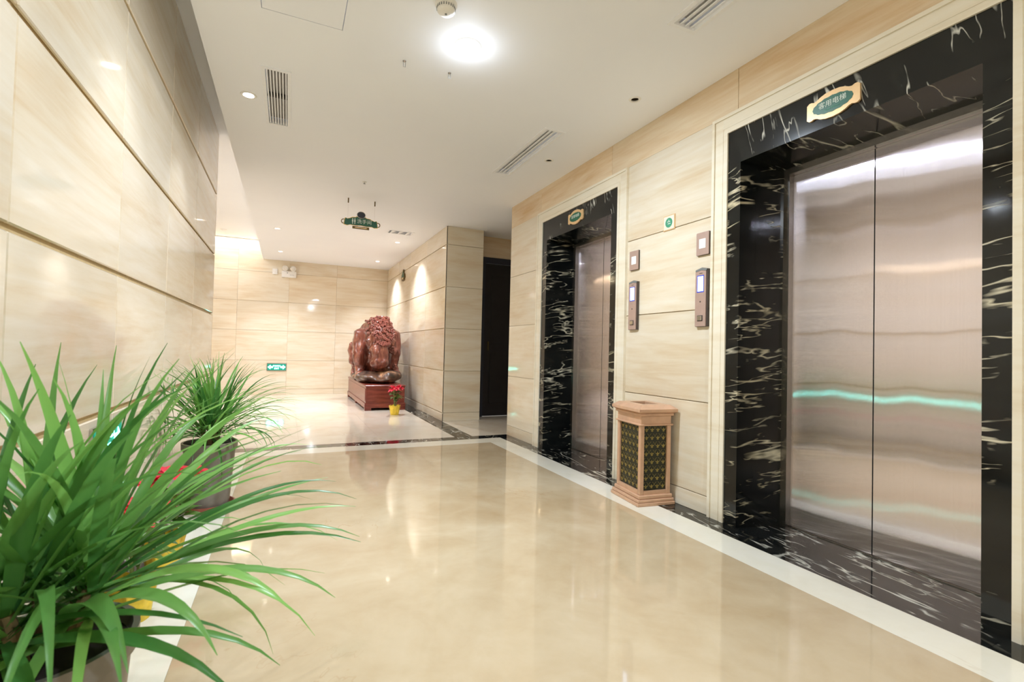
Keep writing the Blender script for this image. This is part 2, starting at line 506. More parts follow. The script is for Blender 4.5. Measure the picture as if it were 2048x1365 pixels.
def vent_slots(h, n, label, name='air_diffuser', depth=0.05):
    x0, x1, y0, y1 = h
    t = thing(name, label, 'air vent', ((x0 + x1) / 2, (y0 + y1) / 2, ZC))
    hx, hy = (x1 - x0) / 2, (y1 - y0) / 2
    b = B(); fw = 0.024
    b.box(-hx, -hx + fw, -hy, hy, -0.004, 0.02).box(hx - fw, hx, -hy, hy, -0.004, 0.02)
    b.box(-hx + fw, hx - fw, -hy, -hy + fw, -0.004, 0.02).box(-hx + fw, hx - fw, hy - fw, hy, -0.004, 0.02)
    b.build('frame', VENTW, t)
    B().box(-hx + fw, hx - fw, -hy + fw, hy - fw, depth, depth + 0.005).build('duct_back', VENTM, t)
    iw = 2 * (hx - fw)
    me = None
    for k in range(n):
        cx = -hx + fw + iw * (k + 0.62) / n
        if me is None:
            wv = iw / n * 0.84
            m = Matrix.Rotation(R(-24), 4, 'Y')
            me = B().box(-wv / 2, wv / 2, -hy + fw + 0.012, hy - fw, -0.0025, 0.0025, mat=m).mesh('blade')
            me.materials.append(VENTW)
        ob('blade', me, None, t, (cx, 0, 0.012))
    return t
vent_slots(SLOTV[0], 4, 'long white slot air diffuser in the ceiling above the far elevator')
vent_slots(SLOTV[1], 4, 'white slot air diffuser cut by the top edge of the photo')
vent_slots(FARV, 3, 'faint small ceiling diffuser between hanging sign and wooden sculpture')
def grille(h, n):
    x0, x1, y0, y1 = h
    t = thing('return_air_grille', 'rectangular louvred return grille with dark slats on the left of the ceiling', 'air vent', ((x0 + x1) / 2, (y0 + y1) / 2, ZC))
    hx, hy = (x1 - x0) / 2, (y1 - y0) / 2; fw = 0.022
    b = B()
    b.box(-hx, -hx + fw, -hy, hy, -0.006, 0.02).box(hx - fw, hx, -hy, hy, -0.006, 0.02)
    b.box(-hx + fw, hx - fw, -hy, -hy + fw, -0.006, 0.02).box(-hx + fw, hx - fw, hy - fw, hy, -0.006, 0.02)
    b.build('frame', VENTW, t)
    B().box(-hx + fw, hx - fw, -hy + fw, hy - fw, 0.05, 0.055).build('duct_back', VENTG, t)
    iw = 2 * (hx - fw); me = None
    for k in range(n):
        cx = -hx + fw + iw * (k + 0.5) / n
        if me is None:
            me = B().box(-iw / n * 0.2, iw / n * 0.2, -hy + fw, hy - fw, 0, 0.018).mesh('slat'); me.materials.append(VENTW)
        ob('slat', me, None, t, (cx, 0, 0.0))
    B().box(-hx + fw, hx - fw, -0.012, 0.012, 0.02, 0.045).build('cross_bar', VENTD, t)
grille(GRIL, 7)

# ------------------------------------------------------------------ walls with stone panels
def uv_box(axis, plane, sgn, u0, u1, z0, z1, thick, bev, mat, parent, name='panel'):
    """panel on wall plane; sgn = direction the wall faces along its normal axis"""
    b = B(); back = plane - sgn * thick
    if axis == 'x': b.box(min(back, plane), max(back, plane), u0, u1, z0, z1, bev)
    else: b.box(u0, u1, min(back, plane), max(back, plane), z0, z1, bev)
    return b.build(name, mat, parent)
def panel_wall(parent, axis, plane, sgn, us, zs, gap_u, gap_z, mat=None, thick=0.015, bev=0.002):
    mat = mat or WALL
    for i in range(len(us) - 1):
        for j in range(len(zs) - 1):
            a, b = us[i] + (gap_u / 2 if i else 0), us[i + 1] - (gap_u / 2 if i < len(us) - 2 else 0)
            c, d = zs[j] + (gap_z / 2 if j else 0), zs[j + 1] - (gap_z / 2 if j < len(zs) - 2 else 0)
            uv_box(axis, plane, sgn, a, b, c, d, thick, bev, mat, parent)
T = 0.015
# left wall: broad grooves between the rows
wl = struct(B().box(XL - 0.22, XL - T, YN, YL - T, 0, ZR).build('wall_left', JOINT))
LJ = [YN, -1.95, -1.03, -0.11, 0.81, 1.73, 2.65, 3.57, 4.49, YL]
panel_wall(wl, 'x', XL, 1, LJ, ROWS + [ZR], 0.0025, 0.022, bev=0.004)
# wall that returns to the left at the end of the left wall
wr = struct(B().box(XW, XL - 0.22, YL - 0.22, YL - T, 0, ZR).box(XL - 0.22, XL - T, YL - T - 0.001, YL - T, 0, ZR).build('wall_return', JOINT))
panel_wall(wr, 'y', YL, 1, [XW, -2.6, -1.6, XL], ROWS + [ZR], 0.003, 0.006)
# back wall
wb = struct(B().box(XW, XC + 0.2, YB + T, YB + 0.2, 0, ZR).build('wall_back', JOINT))
panel_wall(wb, 'y', YB, -1, [XW, -2.77, -1.85, -0.93, -0.01, 0.91, XC], ROWS + [ZR], 0.002, 0.004, bev=0.001)
# wall beside the sculpture + its end face (column)
wc = struct(B().box(XC + T, XC + 0.3, YC + T, YB + T, 0, ZC).box(XC + 0.3, XD - 0.001, YC + T, YD, 0, ZC).build('wall_niche', JOINT))
panel_wall(wc, 'x', XC, -1, [YC, 7.62, 8.72, 9.82, YB], ROWS + [ZC], 0.003, 0.010, bev=0.003)
panel_wall(wc, 'y', YC, -1, [XC + 0.001, XD], ROWS + [ZC], 0.003, 0.004, bev=0.002)
# passage behind the column, with the dark door
wp = struct(B().box(XD, 2.60, YD, YD + 0.15, 0, ZC).box(3.62, XE, YD, YD + 0.15, 0, ZC).box(2.60, 3.62, YD, YD + 0.15, 2.42, ZC).build('wall_passage', FRIEZE))
we = struct(B().box(XE, XE + 0.15, YP, YD + 0.15, 0, ZC).build('wall_passage_end', FRIEZE))
# far left wall of the lobby and wall behind the viewer
wf = struct(B().box(XW - 0.15, XW - T, YL - 0.22, YB + 0.2, 0, ZR).build('wall_lobby', JOINT))
panel_wall(wf, 'x', XW, 1, [YL, 6.9, 8.3, 9.6, YB], ROWS + [ZR], 0.003, 0.006)
wn = struct(B().box(XL - 0.22, XR + 0.4, YN - 0.15, YN - T, 0, ZR).build('wall_near', JOINT))
panel_wall(wn, 'y', YN, 1, [XL, 0.1, 0.9, 1.7, XR], ROWS + [ZC], 0.003, 0.006)
# right wall with two elevator openings
HO = 0.642                        # half outer width of a portal
ZM = 2.36
b = B()
for a, c in ((YN, C2 - HO + 0.02), (C2 + HO - 0.02, C1 - HO + 0.02), (C1 + HO - 0.02, YP - T)):
    b.box(XR + T, 2.95, a, c, 0, ZC)
for c in (C1, C2):
    b.box(XR + T, 2.95, c - HO + 0.02, c + HO - 0.02, ZM, ZC); b.box(2.86, 2.95, c - HO + 0.02, c + HO - 0.02, 0, ZM)
b.box(2.95, XE, YP - 0.15, YP - T, 0, ZC)
wright = struct(b.build('wall_right', JOINT))
TR = 0.118                        # trim width
panel_wall(wright, 'x', XR, -1, [C2 + HO + TR, C1 - HO - TR], ROWS, 0.003, 0.005)
panel_wall(wright, 'x', XR, -1, [C1 + HO + TR, YP], ROWS, 0.003, 0.003, bev=0.001)
panel_wall(wright, 'x', XR, -1, [YN, -1.6, -0.4, C2 - HO - TR], ROWS, 0.003, 0.005)
panel_wall(wright, 'x', XR, -1, [YN, -1.68, -0.43, 0.82, 2.07, 3.32, 4.57, YP], [2.48, ZC], 0.0025, 0, FRIEZE, bev=0.001)
panel_wall(wright, 'y', YP, 1, [XR + 0.001, 3.4, XE], ROWS + [ZC], 0.003, 0.005)

# stone trim around each portal
def trim(n, c):
    t = struct(empty('trim_%d' % n, (XR, c, 0)))
    prof = [(0.0, 0.026, 0.020), (0.026, 0.036, 0.014), (0.036, 0.092, 0.016), (0.092, 0.099, 0.0125), (0.099, TR, 0.021)]  # from inner edge outwards: from, to, proud
    for s in (-1, 1):
        b = B()
        for a, d, p in prof:
            b.box(-p, T, s * (HO + a), s * (HO + d), 0, ZM + d)
        b.build('moulding', TRIM, t)
    b = B()
    for a, d, p in prof:
        b.box(-p, T, -HO - a, HO + a, ZM + a, ZM + d)
    b.build('moulding', TRIM, t)
trim(1, C1); trim(2, C2)

# ------------------------------------------------------------------ elevators
def elevator(c, label):
    t = thing('elevator_entrance', label, 'elevator', (XR, c, 0))
    hi, hb_, D = 0.553, 0.478, 0.285      # half inner front, half inner back, depth
    zi, zb = 2.157, 2.13
    fr = -0.010
    for s in (-1, 1):
        pts = [(fr, s * HO), (fr, s * hi), (D, s * hb_), (D, s * HO)]
        if s < 0: pts = pts[::-1]
        B().prism(pts, 0, zi).build('marble_jamb', BLK_J, t)
    vs = [(fr, -HO, zi + 0.001), (fr, HO, zi + 0.001), (D, HO, zb), (D, -HO, zb), (fr, -HO, ZM), (fr, HO, ZM), (D, HO, ZM), (D, -HO, ZM)]
    vs = [(fr, -HO, zi), (fr, HO, zi), (D, HO, zb), (D, -HO, zb)] + vs[4:]
    lb = B(); lb.poly(vs, [(0, 1, 2, 3), (4, 5, 6, 7), (0, 1, 5, 4), (1, 2, 6, 5), (2, 3, 7, 6), (3, 0, 4, 7)])
    lb.build('marble_lintel', BLK_L, t)
    # steel frame
    b = B(); w_ = 0.034
    b.box(D - 0.012, D + 0.05, hb_ - w_, hb_ + 0.01, 0, zb); b.box(D - 0.012, D + 0.05, -hb_ - 0.01, -hb_ + w_, 0, zb)
    b.box(D - 0.012, D + 0.05, -hb_ + w_, hb_ - w_, zb - w_, zb + 0.004)
    b.build('door_frame', STEELF, t)
    ph = hb_ - w_
    for s in (-1, 1):
        a, d = (0.0026, ph - 0.001) if s > 0 else (-ph + 0.001, -0.0026)
        dp_ = B().box(D + 0.028, D + 0.046, a, d, 0.008, zb - w_ - 0.004).build('door_panel', STEEL, t)
        B().box(D + 0.0275, D + 0.047, s * 0.0012, s * 0.0026, 0.008, zb - w_ - 0.004).build('seam_shade_strip', SHAFT, dp_)  # near-black strip added so the gap between the doors reads as shade
    B().box(D + 0.02, D + 0.06, -ph, ph, -0.002, 0.004).build('door_sill', STEELF, t)
    B().box(D + 0.050, D + 0.058, -ph, ph, 0.004, zb - w_).build('shaft_panel', SHAFT, t)
    return t
elevator(C1, 'far elevator with steel doors in a black marble portal, partly hidden by the bin')
elevator(C2, 'near elevator with wide brushed steel doors in a black marble portal')

# ------------------------------------------------------------------ dark door in the passage
dk = struct(empty('door_1', (2.60, YD, 0)))
b = B(); b.box(0.0, 0.09, -0.03, 0.06, 0, 2.42).box(0.93, 1.02, -0.03, 0.06, 0, 2.42).box(0.09, 0.93, -0.03, 0.06, 2.33, 2.42)
b.build('door_frame', DOORF, dk)
B().box(0.094, 0.926, 0.0, 0.045, 0.008, 2.326).build('door_leaf', DOORD, dk)
for z0, z1 in ((0.2, 0.95), (1.1, 2.15)):
    B().box(0.20, 0.82, -0.006, 0.0, z0, z1, 0.004).build('door_moulding', DOORD, dk)
B().box(0.15, 0.165, -0.05, 0.0, 1.0, 1.14, 0.004).build('door_handle', BRONZE, dk)

# ------------------------------------------------------------------ ceiling lamps
def downlight(x, y, kind, label, group=None):
    rr = {'main': 0.078, 'wash': 0.052, 'far': 0.052, 'off': 0.042}[kind]
    ri = {'main': 0.066, 'wash': 0.036, 'far': 0.036, 'off': 0.026}[kind]
    t = thing('recessed_downlight', label, 'ceiling lamp', (x, y, ZC), 0, group)
    B().lathe([(ri, 0.006), (ri, -0.004), (rr - 0.004, -0.004), (rr, 0.0), (rr, 0.002), (ri, 0.006)], 28, cap=False).build('trim_ring', WHITEP, t, 40)
    dp = -0.002 if kind == 'main' else 0.016
    B().lathe([(ri, 0.004), (ri * 0.82, dp + 0.01), (ri * 0.80, dp + 0.012)], 28, cap=False).build('reflector', OFFLAMP if kind == 'off' else REFL, t, 40)
    lm = {'main': LENS, 'wash': LENS, 'far': LENSW, 'off': OFFLAMP}[kind]
    B().lathe([(ri * 0.98 if kind == 'main' else ri * 0.84, dp), (ri * 0.5, dp - (0.008 if kind == 'main' else 0.002)), (0.001, dp - (0.011 if kind == 'main' else 0.003))], 28).build('lens', lm, t, 40)
    if kind == 'main':
        lamp('AREA', 'lamp', t, (0, 0, -0.016), P_MAIN, COOL, shape='DISK', size=0.13, spread=R(180))
        lamp('POINT', 'lamp', t, (0, 0, -0.11), P_MAIN * 0.026, COOL, shadow_soft_size=0.06)
    elif kind in ('wash', 'far'):
        lamp('SPOT', 'lamp', t, (0, 0, -0.008), P_WASH if kind == 'wash' else P_FAR, NEUT if kind == 'wash' else WARM, spot_size=R(78) if kind == 'wash' else R(108), spot_blend=0.55 if kind == 'wash' else 0.8, shadow_soft_size=0.02)
    return t
DLLAB = ['large glaring round downlight in the middle of the near ceiling', 'added round fill lamp on the corridor ceiling, unseen behind the viewer',
    'small wall washing downlight behind the viewer by the left wall', 'small wall washing downlight above the near potted plant', 'small wall washing downlight just above the top left of the photo', 'small lit downlight beside the louvred return grille',
    'lit downlight in line with the ceiling step, nearer of two', 'small lit downlight close to the back wall by the emergency lamp', 'small lit downlight near the wall in front of the wooden sculpture', 'small lit downlight at the back corner above the wooden sculpture',
    'small unlit ceiling spot above the wall between the elevators', 'small unlit ceiling spot over the far elevator']
for (x, y, k), l in zip(DL, DLLAB):
    downlight(x, y, k, l)
# raised lobby ceiling at the left: one lit downlight, one added unseen fill lamp
for (x, y), l in zip(((-1.124, 10.2), (-3.0, 6.5)), ('lit downlight in the raised lobby ceiling by the left wall end', 'added fill lamp in the raised lobby ceiling, unseen behind the left wall')):
    t = downlight(x, y, 'far', l); t.location.z = ZR - 0.001
    for ch in t.children:
        if ch.type == 'LIGHT': bpy.data.objects.remove(ch)
    lamp('AREA', 'lamp', t, (0, 0, -0.012), P_LOBBY if x < -2 else P_LOBBY * 0.18, WARM, shape='DISK', size=0.08, spread=R(180))
# cove strip that floods the top of the back wall in the raised part
ls = thing('led_strip', 'glowing cove light strip along the top of the back wall', 'light strip', (0, YB - 0.09, ZR))
B().box(-3.3, XS - 0.03, -0.02, 0.02, -0.018, 0, 0.003).build('housing', WHITEP, ls)
B().box(-3.28, XS - 0.05, 0.0201, 0.024, -0.015, -0.003).build('diffuser', LEDM, ls)
_l = lamp('AREA', 'lamp', ls, (-1.9, 0.026, -0.012), 11, (1, 0.9, 0.72), shape='RECTANGLE', size=2.7, size_y=0.012, spread=R(150))
_l.rotation_euler = (R(70), 0, 0)

# ------------------------------------------------------------------ small ceiling fittings
sd = thing('smoke_detector', 'white round smoke detector at the top edge of the ceiling', 'smoke detector', (0.672, 2.345, ZC))
B().lathe([(0.056, 0.001), (0.056, -0.008), (0.050, -0.016)], 32).build('base', WHITEP, sd, 40)
B().lathe([(0.047, -0.016), (0.045, -0.036), (0.036, -0.046), (0.012, -0.050)], 32).build('body', WHITEP, sd, 40)
sm = B().box(0.0455, 0.0478, -0.0022, 0.0022, -0.031, -0.019).mesh('vent_slot'); sm.materials.append(GREYP)
for k in range(24): ob('vent_slot', sm, None, sd, None, (0, 0, 2 * math.pi * k / 24))
B().lathe([(0.006, -0.0495), (0.006, -0.0525)], 12).build('indicator', GREYP, sd)
def clip(x, y, label, group):
    t = thing('ceiling_hook', label, 'hook', (x, y, ZC), 0, group)
    B().lathe([(0.010, 0.001), (0.010, -0.003)], 16).build('base', CHROME, t)
    B().tube([(-0.006, 0, -0.003), (-0.006, 0, -0.036), (0.006, 0, -0.036), (0.006, 0, -0.003)], 0.0016, 6).build('loop', GREYP, t)
clip(0.588, 2.924, 'left one of two empty ceiling hooks near the large downlight', 'empty ceiling hooks')
clip(0.870, 2.921, 'empty ceiling hook just below the large downlight', 'empty ceiling hooks')
sp = thing('sprinkler_head', 'tiny white sprinkler head in front of the hanging sign', 'sprinkler', (0.679, 5.261, ZC))
B().lathe([(0.022, 0.001), (0.022, -0.003), (0.012, -0.006)], 20).build('escutcheon', WHITEP, sp, 40)
B().lathe([(0.006, -0.006), (0.006, -0.016), (0.012, -0.018), (0.012, -0.020)], 14).build('deflector', CHROME, sp, 40)

# ------------------------------------------------------------------ hanging sign
hs = thing('hanging_sign', 'dark green ornate sign with gold rim hanging from the ceiling', 'sign', (0.738, 5.92, 2.47))
def yz_m(z=0): return Matrix.Rotation(R(90), 4, 'X')     # XY outline -> XZ plane, front faces -Y
half = [(0.0, 0.075), (0.05, 0.07), (0.06, 0.062), (0.10, 0.058), (0.12, 0.046), (0.155, 0.036), (0.165, 0.045), (0.178, 0.038), (0.185, 0.0), (0.188, -0.03), (0.15, -0.036), (0.12, -0.026), (0.06, -0.030), (0.0, -0.024)]
outl = half + [(-x, y) for x, y in half[::-1] if x > 0]
outl = [(x, y - 0.012) for x, y in outl]
ccw = outl[::-1]
B().prism([(x * 1.03, y * 1.10 + 0.0015) for x, y in ccw], -0.006, 0.006, yz_m()).build('rim', GOLDM, hs)
B().prism(ccw, -0.009, 0.009, yz_m()).build('board', GREEN, hs)
for s in (-1, 1):
    B().tube([(s * (0.196 + 0.022 * math.cos(a)), 0, -0.008 + 0.024 * math.sin(a)) for a in [2 * math.pi * k / 16 for k in range(16)]], 0.005, 6, True).build('scroll', BRONZE, hs)
    ob('lettering', text_mesh('洗手间', 0.056), WHITEI, hs, (0.038, s * 0.0102 if s > 0 else -0.0102, 0.006), (R(90), 0, 0 if s < 0 else R(180)))
for dx in (-0.095, -0.070):
    B().ball((dx, -0.0095, 0.034), (0.007, 0.001, 0.007), 1).box(dx - 0.008, dx + 0.008, -0.0102, -0.009, -0.004, 0.024).box(dx - 0.005, dx - 0.001, -0.0102, -0.009, -0.028, -0.004).box(dx + 0.001, dx + 0.005, -0.0102, -0.009, -0.028, -0.004).build('pictogram', WHITEI, hs)
em = B().lathe([(0.046, -0.012), (0.046, 0.012)], 28, Matrix.Rotation(R(90), 4, 'X')).build('emblem', DOORF, hs, 40, (0, 0, 0.085))
em.scale = (1, 1, 0.82)
B().tube([(0.047 * math.cos(a), -0.010, 0.047 * math.sin(a)) for a in [2 * math.pi * k / 28 for k in range(28)]], 0.004, 6, True).build('emblem_ring', CHROME, em)
B().box(-0.095, 0.095, -0.006, 0.006, -0.080, -0.050, 0.003).build('lower_strip', BRONZE, hs)
B().box(-0.066, 0.066, -0.0075, 0.0075, -0.070, -0.060).build('lower_strip_inlay', GOLD, hs)
B().tube([(-0.04, 0, -0.052), (-0.04, 0, -0.03)], 0.002, 6).tube([(0.04, 0, -0.052), (0.04, 0, -0.03)], 0.002, 6).build('strip_link', GOLDM, hs)
for dx in (-0.148, 0.153):
    B().tube([(dx, 0, ZC - 2.47 - 0.003), (dx, 0, 0.035)], 0.0007, 5).build('wire', CHROME, hs)
    B().box(dx - 0.006, dx + 0.006, -0.006, 0.006, ZC - 2.47 - 0.055, ZC - 2.47 + 0.001).build('ceiling_clip', BRONZE, hs)

# ------------------------------------------------------------------ elevator plaques
def plaque(c, zc, label):
    t = thing('elevator_plaque', label, 'sign', (XR - 0.011, c, zc), 0, None, (R(90), 0, R(-90)))   # local x -> -world y, local y -> world z
    h = [(0.0, 0.066), (0.035, 0.063), (0.06, 0.055), (0.078, 0.045), (0.092, 0.042), (0.104, 0.047), (0.116, 0.047), (0.128, 0.038)]
    q = h + [(x, -y) for x, y in h[::-1]]
    pts = q + [(-x, y) for x, y in [(x, -y) for x, y in h[1:]]] + [(-x, y) for x, y in h[::-1][:-1]]
    B().prism(pts, 0.0, 0.010).build('plate', GOLD, t)
    n = 64; el = []
    for k in range(n):
        a = 2 * math.pi * k / n
        wv = 1 + 0.035 * math.cos(16 * a) * (abs(math.sin(a)) ** 0.5)
        el.append((0.098 * math.cos(a) * wv, 0.040 * math.sin(a) * wv))
    B().prism(el, 0.010, 0.0115).build('green_field', GREEN, t)
    ob('lettering', text_mesh('客用电梯', 0.034), WHITEI, t, (0, 0.006, 0.0118))
    ob('lettering', text_mesh('Guest Elevator', 0.0125), GREENL, t, (0, -0.021, 0.0118))
    return t
plaque(1.499, 2.258, 'gold plaque with green oval on the near elevator lintel')
plaque(3.850, 2.264, 'small gold plaque with green oval on the far elevator lintel')

# ------------------------------------------------------------------ wall panels between the elevators
def wall_frame(name, label, cat, y, z):
    return thing(name, label, cat, (XR, y, z), 0, None, (R(90), 0, R(-90)))
def rounded(hw, hh, r, seg=4):
    p = []
    for cx, cy, a0 in ((hw - r, hh - r, 0), (-hw + r, hh - r, 90), (-hw + r, -hh + r, 180), (hw - r, -hh + r, 270)):
        for k in range(seg + 1):
            a = R(a0 + 90 * k / seg); p.append((cx + r * math.cos(a), cy + r * math.sin(a)))
    return p
def card_plate(y, label):
    t = wall_frame('access_plate', label, 'wall plate', y, 1.721)
    B().prism(rounded(0.052, 0.074, 0.004), 0, 0.012).build('backing', PANELDARK, t)
    B().prism(rounded(0.051, 0.073, 0.005), 0.012, 0.016).build('faceplate', PANELMETAL, t)
    B().prism(rounded(0.027, 0.031, 0.003), 0.016, 0.018).build('white_insert', WHITEP, t)
    return t
card_plate(2.316, 'square metal plate above the call panel beside the near elevator')
card_plate(2.998, 'square metal plate above the call panel beside the far elevator')
def call_panel(y, label):
    t = wall_frame('elevator_call_panel', label, 'call panel', y, 1.376)
    hw, hh = 0.051, 0.190
    B().prism([(-hw, -hh), (hw, -hh), (hw, hh - 0.012), (0, hh), (-hw, hh - 0.012)], 0, 0.016).build('backing', PANELDARK, t)
    B().prism([(-hw + 0.002, -hh + 0.002), (hw - 0.012, -hh + 0.002), (hw - 0.012, hh - 0.026), (0, hh - 0.019), (-hw + 0.002, hh - 0.026)], 0.016, 0.022).build('faceplate', PANELMETAL, t)
    B().prism([(-hw + 0.002, hh - 0.024), (0, hh - 0.017), (hw - 0.012, hh - 0.024), (hw - 0.004, hh - 0.013), (0, hh - 0.002), (-hw + 0.002, hh - 0.013)], 0.016, 0.021).build('top_cap', GREYP, t)
    sc = B().box(-0.035, 0.023, 0.030, 0.140, 0.022, 0.0232).build('display_border', SCREENF, t)
    B().box(-0.028, 0.018, 0.037, 0.133, 0.0232, 0.0240).build('screen', SCREEN, sc)
    bt = B().box(-0.028, 0.016, -0.155, -0.118, 0.022, 0.025, 0.001).build('button_surround', PANELDARK, t)
    B().box(-0.024, 0.012, -0.151, -0.122, 0.025, 0.030, 0.002).build('button', CHROME, bt)
    B().lathe([(0.005, 0.022), (0.005, 0.0232)], 14, Matrix.Translation((-0.006, -0.03, 0))).build('key_switch', PANELDARK, t)
    B().box(-0.016, 0.010, 0.151, 0.155, 0.022, 0.0226).build('maker_mark', PANELDARK, t)
    return t
call_panel(2.316, 'tall metal call panel with lit blue display beside the near elevator')
call_panel(2.996, 'tall metal call panel with lit blue display beside the far elevator')
st = wall_frame('square_wall_sign', 'small square cream sign with green disc between the elevators', 'sign', 2.633, 1.930)
B().prism(rounded(0.056, 0.053, 0.002), 0, 0.006).build('gold_edge', GOLD, st)
B().prism(rounded(0.050, 0.047, 0.002), 0.006, 0.008).build('plate', TRIM, st)
B().lathe([(0.034, 0.008), (0.034, 0.0092)], 32, cap=True).build('green_disc', GREENL, st)
B().box(-0.015, 0.015, 0.004, 0.010, 0.0092, 0.0096).box(-0.010, 0.018, -0.010, -0.005, 0.0092, 0.0096).box(-0.003, 0.003, 0.004, 0.020, 0.0092, 0.0096).build('mark', WHITEI, st)

# ------------------------------------------------------------------ exit signs and emergency light
def arrow(b, x, s, z, sc=1.0):
    pts = [(-0.045, -0.018), (0.0, -0.018), (0.0, -0.042), (0.045, 0.0), (0.0, 0.042), (0.0, 0.018), (-0.045, 0.018)]
    pts = [(x + s * px * sc, z + py * sc) for px, py in pts]
    if s < 0: pts = pts[::-1]
    b.prism(pts, 0.0152, 0.0165)
def exit_sign(loc, rot, label):
    t = thing('exit_sign', label, 'exit sign', loc, 0, None, rot)
    B().prism(rounded(0.18, 0.076, 0.004), 0, 0.012).build('housing', CHROME, t)
    B().prism(rounded(0.168, 0.064, 0.003), 0.012, 0.0150).build('green_face', EXG, t)
    for s in (-1, 1):
        b = B(); arrow(b, s * 0.115, s, 0); b.build('arrow', EXW, t)
    ob('lettering', text_mesh('安全出口', 0.034), EXW, t, (0, 0.022, 0.0158))
    ob('lettering', text_mesh('EXIT', 0.044), EXW, t, (0, -0.028, 0.0158))
    return t
exit_sign((-0.19, YB, 0.563), (R(90), 0, 0), 'lit green exit sign low on the back wall')
exit_sign((XL, 2.56, 0.585), (R(90), 0, R(90)), 'lit green exit sign on the left wall behind the plant leaves')
eg = thing('emergency_light', 'white twin-head emergency lamp high on the back wall', 'emergency lamp', (-0.02, YB, 2.46), 0, None, (R(90), 0, 0))
B().prism(rounded(0.135, 0.062, 0.008), 0, 0.06).build('housing', WHITEP, eg)
B().lathe([(0.010, 0.06), (0.010, 0.062)], 14, Matrix.Translation((-0.03, 0.025, 0))).build('indicator', GREYP, eg)
for k in range(3): B().box(0.02 + k * 0.03, 0.034 + k * 0.03, -0.016, -0.008, 0.06, 0.0615).build('button', GREYP, eg)
for dx in (-0.075, 0.075):
    hd = B().lathe([(0.028, 0.01), (0.052, 0.03), (0.055, 0.075), (0.050, 0.08)], 24, Matrix.Translation((dx, 0.116, 0))).build('lamp_head', WHITEP, eg, 40)
    B().lathe([(0.046, 0.0802), (0.03, 0.084), (0.002, 0.086)], 24, Matrix.Translation((dx, 0.116, 0))).build('lamp_glass', REFL, hd, 40)
    B().box(dx - 0.008, dx + 0.008, 0.058, 0.075, 0.02, 0.04).build('neck', GREYP, eg)
sk = thing('wall_socket_box', 'small white box left of the twin-head emergency lamp', 'socket', (-0.28, YB, 2.50), 0, None, (R(90), 0, 0))
B().prism(rounded(0.045, 0.055, 0.006), 0, 0.03).build('box_body', WHITEP, sk)
B().box(-0.02, 0.02, -0.02, 0.02, 0.03, 0.034, 0.002).build('cover', WHITEP, sk)
# small sign on the niche wall
ns = thing('wall_name_sign', 'small bronze sign on the wall beside the sculpture', 'sign', (XC, 9.30, 2.40), 0, None, (R(90), 0, R(-90)))
hf = [(0, 0.115), (0.04, 0.10), (0.05, 0.05), (0.12, 0.02), (0.15, -0.05), (0.11, -0.07), (0.10, -0.10), (0.0, -0.115)]
pts = (hf + [(-x, y) for x, y in hf[::-1] if x > 0])[::-1]
B().prism(pts, 0, 0.02).build('board', BRONZE, ns)
B().prism([(x * 0.72, y * 0.72) for x, y in pts], 0.02, 0.024).build('inlay', GREEN, ns)
B().box(-0.06, 0.06, -0.075, -0.045, 0.024, 0.027).build('name_strip', GOLD, ns)

# ------------------------------------------------------------------ bin
bn = thing('litter_bin', 'copper coloured bin with dark filigree sides between the elevators', 'litter bin', (2.272, 2.700, 0), R(-7))
hx, hy = 0.118, 0.150      # body half sizes
B().box(-hx - 0.03, hx + 0.02, -hy - 0.028, hy + 0.028, 0, 0.022, 0.003).box(-hx - 0.024, hx + 0.016, -hy - 0.022, hy + 0.022, 0.022, 0.042, 0.004).build('plinth', COPPER, bn)
B().box(-hx - 0.012, hx + 0.010, -hy - 0.012, hy + 0.012, 0.042, 0.068, 0.005).build('base_moulding', COPPER, bn)
pw = 0.030
me = B().box(-pw / 2, pw / 2, -pw / 2, pw / 2, 0.068, 0.53, 0.003).mesh('corner_post'); me.materials.append(COPPER)
for sx in (-1, 1):
    for sy in (-1, 1): ob('corner_post', me, None, bn, (sx * (hx - pw / 2), sy * (hy - pw / 2), 0))
B().box(-hx, hx, -hy, hy, 0.53, 0.598, 0.003).build('header', COPPER, bn)
B().box(-hx - 0.010, hx + 0.010, -hy - 0.010, hy + 0.010, 0.524, 0.536, 0.003).box(-hx - 0.012, hx + 0.012, -hy - 0.012, hy + 0.012, 0.590, 0.606, 0.003).build('cornice', COPPER, bn)
for a, b_, c, d in ((-hx + pw, hx - pw, -hy + 0.001, -hy + pw - 0.002), (-hx + pw, hx - pw, hy - pw + 0.002, hy - 0.001), (-hx + 0.001, -hx + pw - 0.002, -hy + pw, hy - pw), (hx - pw + 0.002, hx - 0.001, -hy + pw, hy - pw)):
    B().box(a, b_, c, d, 0.068, 0.094).build('lower_rail', COPPER, bn)
def filigree(w, h, cols, rows):
    b = B(); cw, chh = w / cols, h / rows
    def petal(cx, cz, ang, ln, wd):
        ca, sa = math.cos(ang), math.sin(ang)
        ps = [(0, 0), (wd, ln * 0.45), (0, ln), (-wd, ln * 0.45)]
        ps = [(cx + px * ca - py * sa, cz + px * sa + py * ca) for px, py in ps]
        b.prism(ps, 0, 0.003)
    for i in range(cols):
        for j in range(rows):
            cx, cz = (i + 0.5) * cw - w / 2, (j + 0.35) * chh - h / 2
            for an in (-62, 0, 62): petal(cx, cz, R(an), chh * 0.32, cw * 0.07)
            for an in (-130, 180, 130): petal(cx, cz - chh * 0.02, R(an), chh * 0.20, cw * 0.06)
            for s in (-1, 1):
                arc = [(cx + s * cw * 0.42 * math.cos(t), cz + chh * 0.30 + chh * 0.30 * math.sin(t), 0.0015) for t in [R(-70 + 28 * k) for k in range(6)]]
                b.tube(arc, 0.0009, 4)
    return b
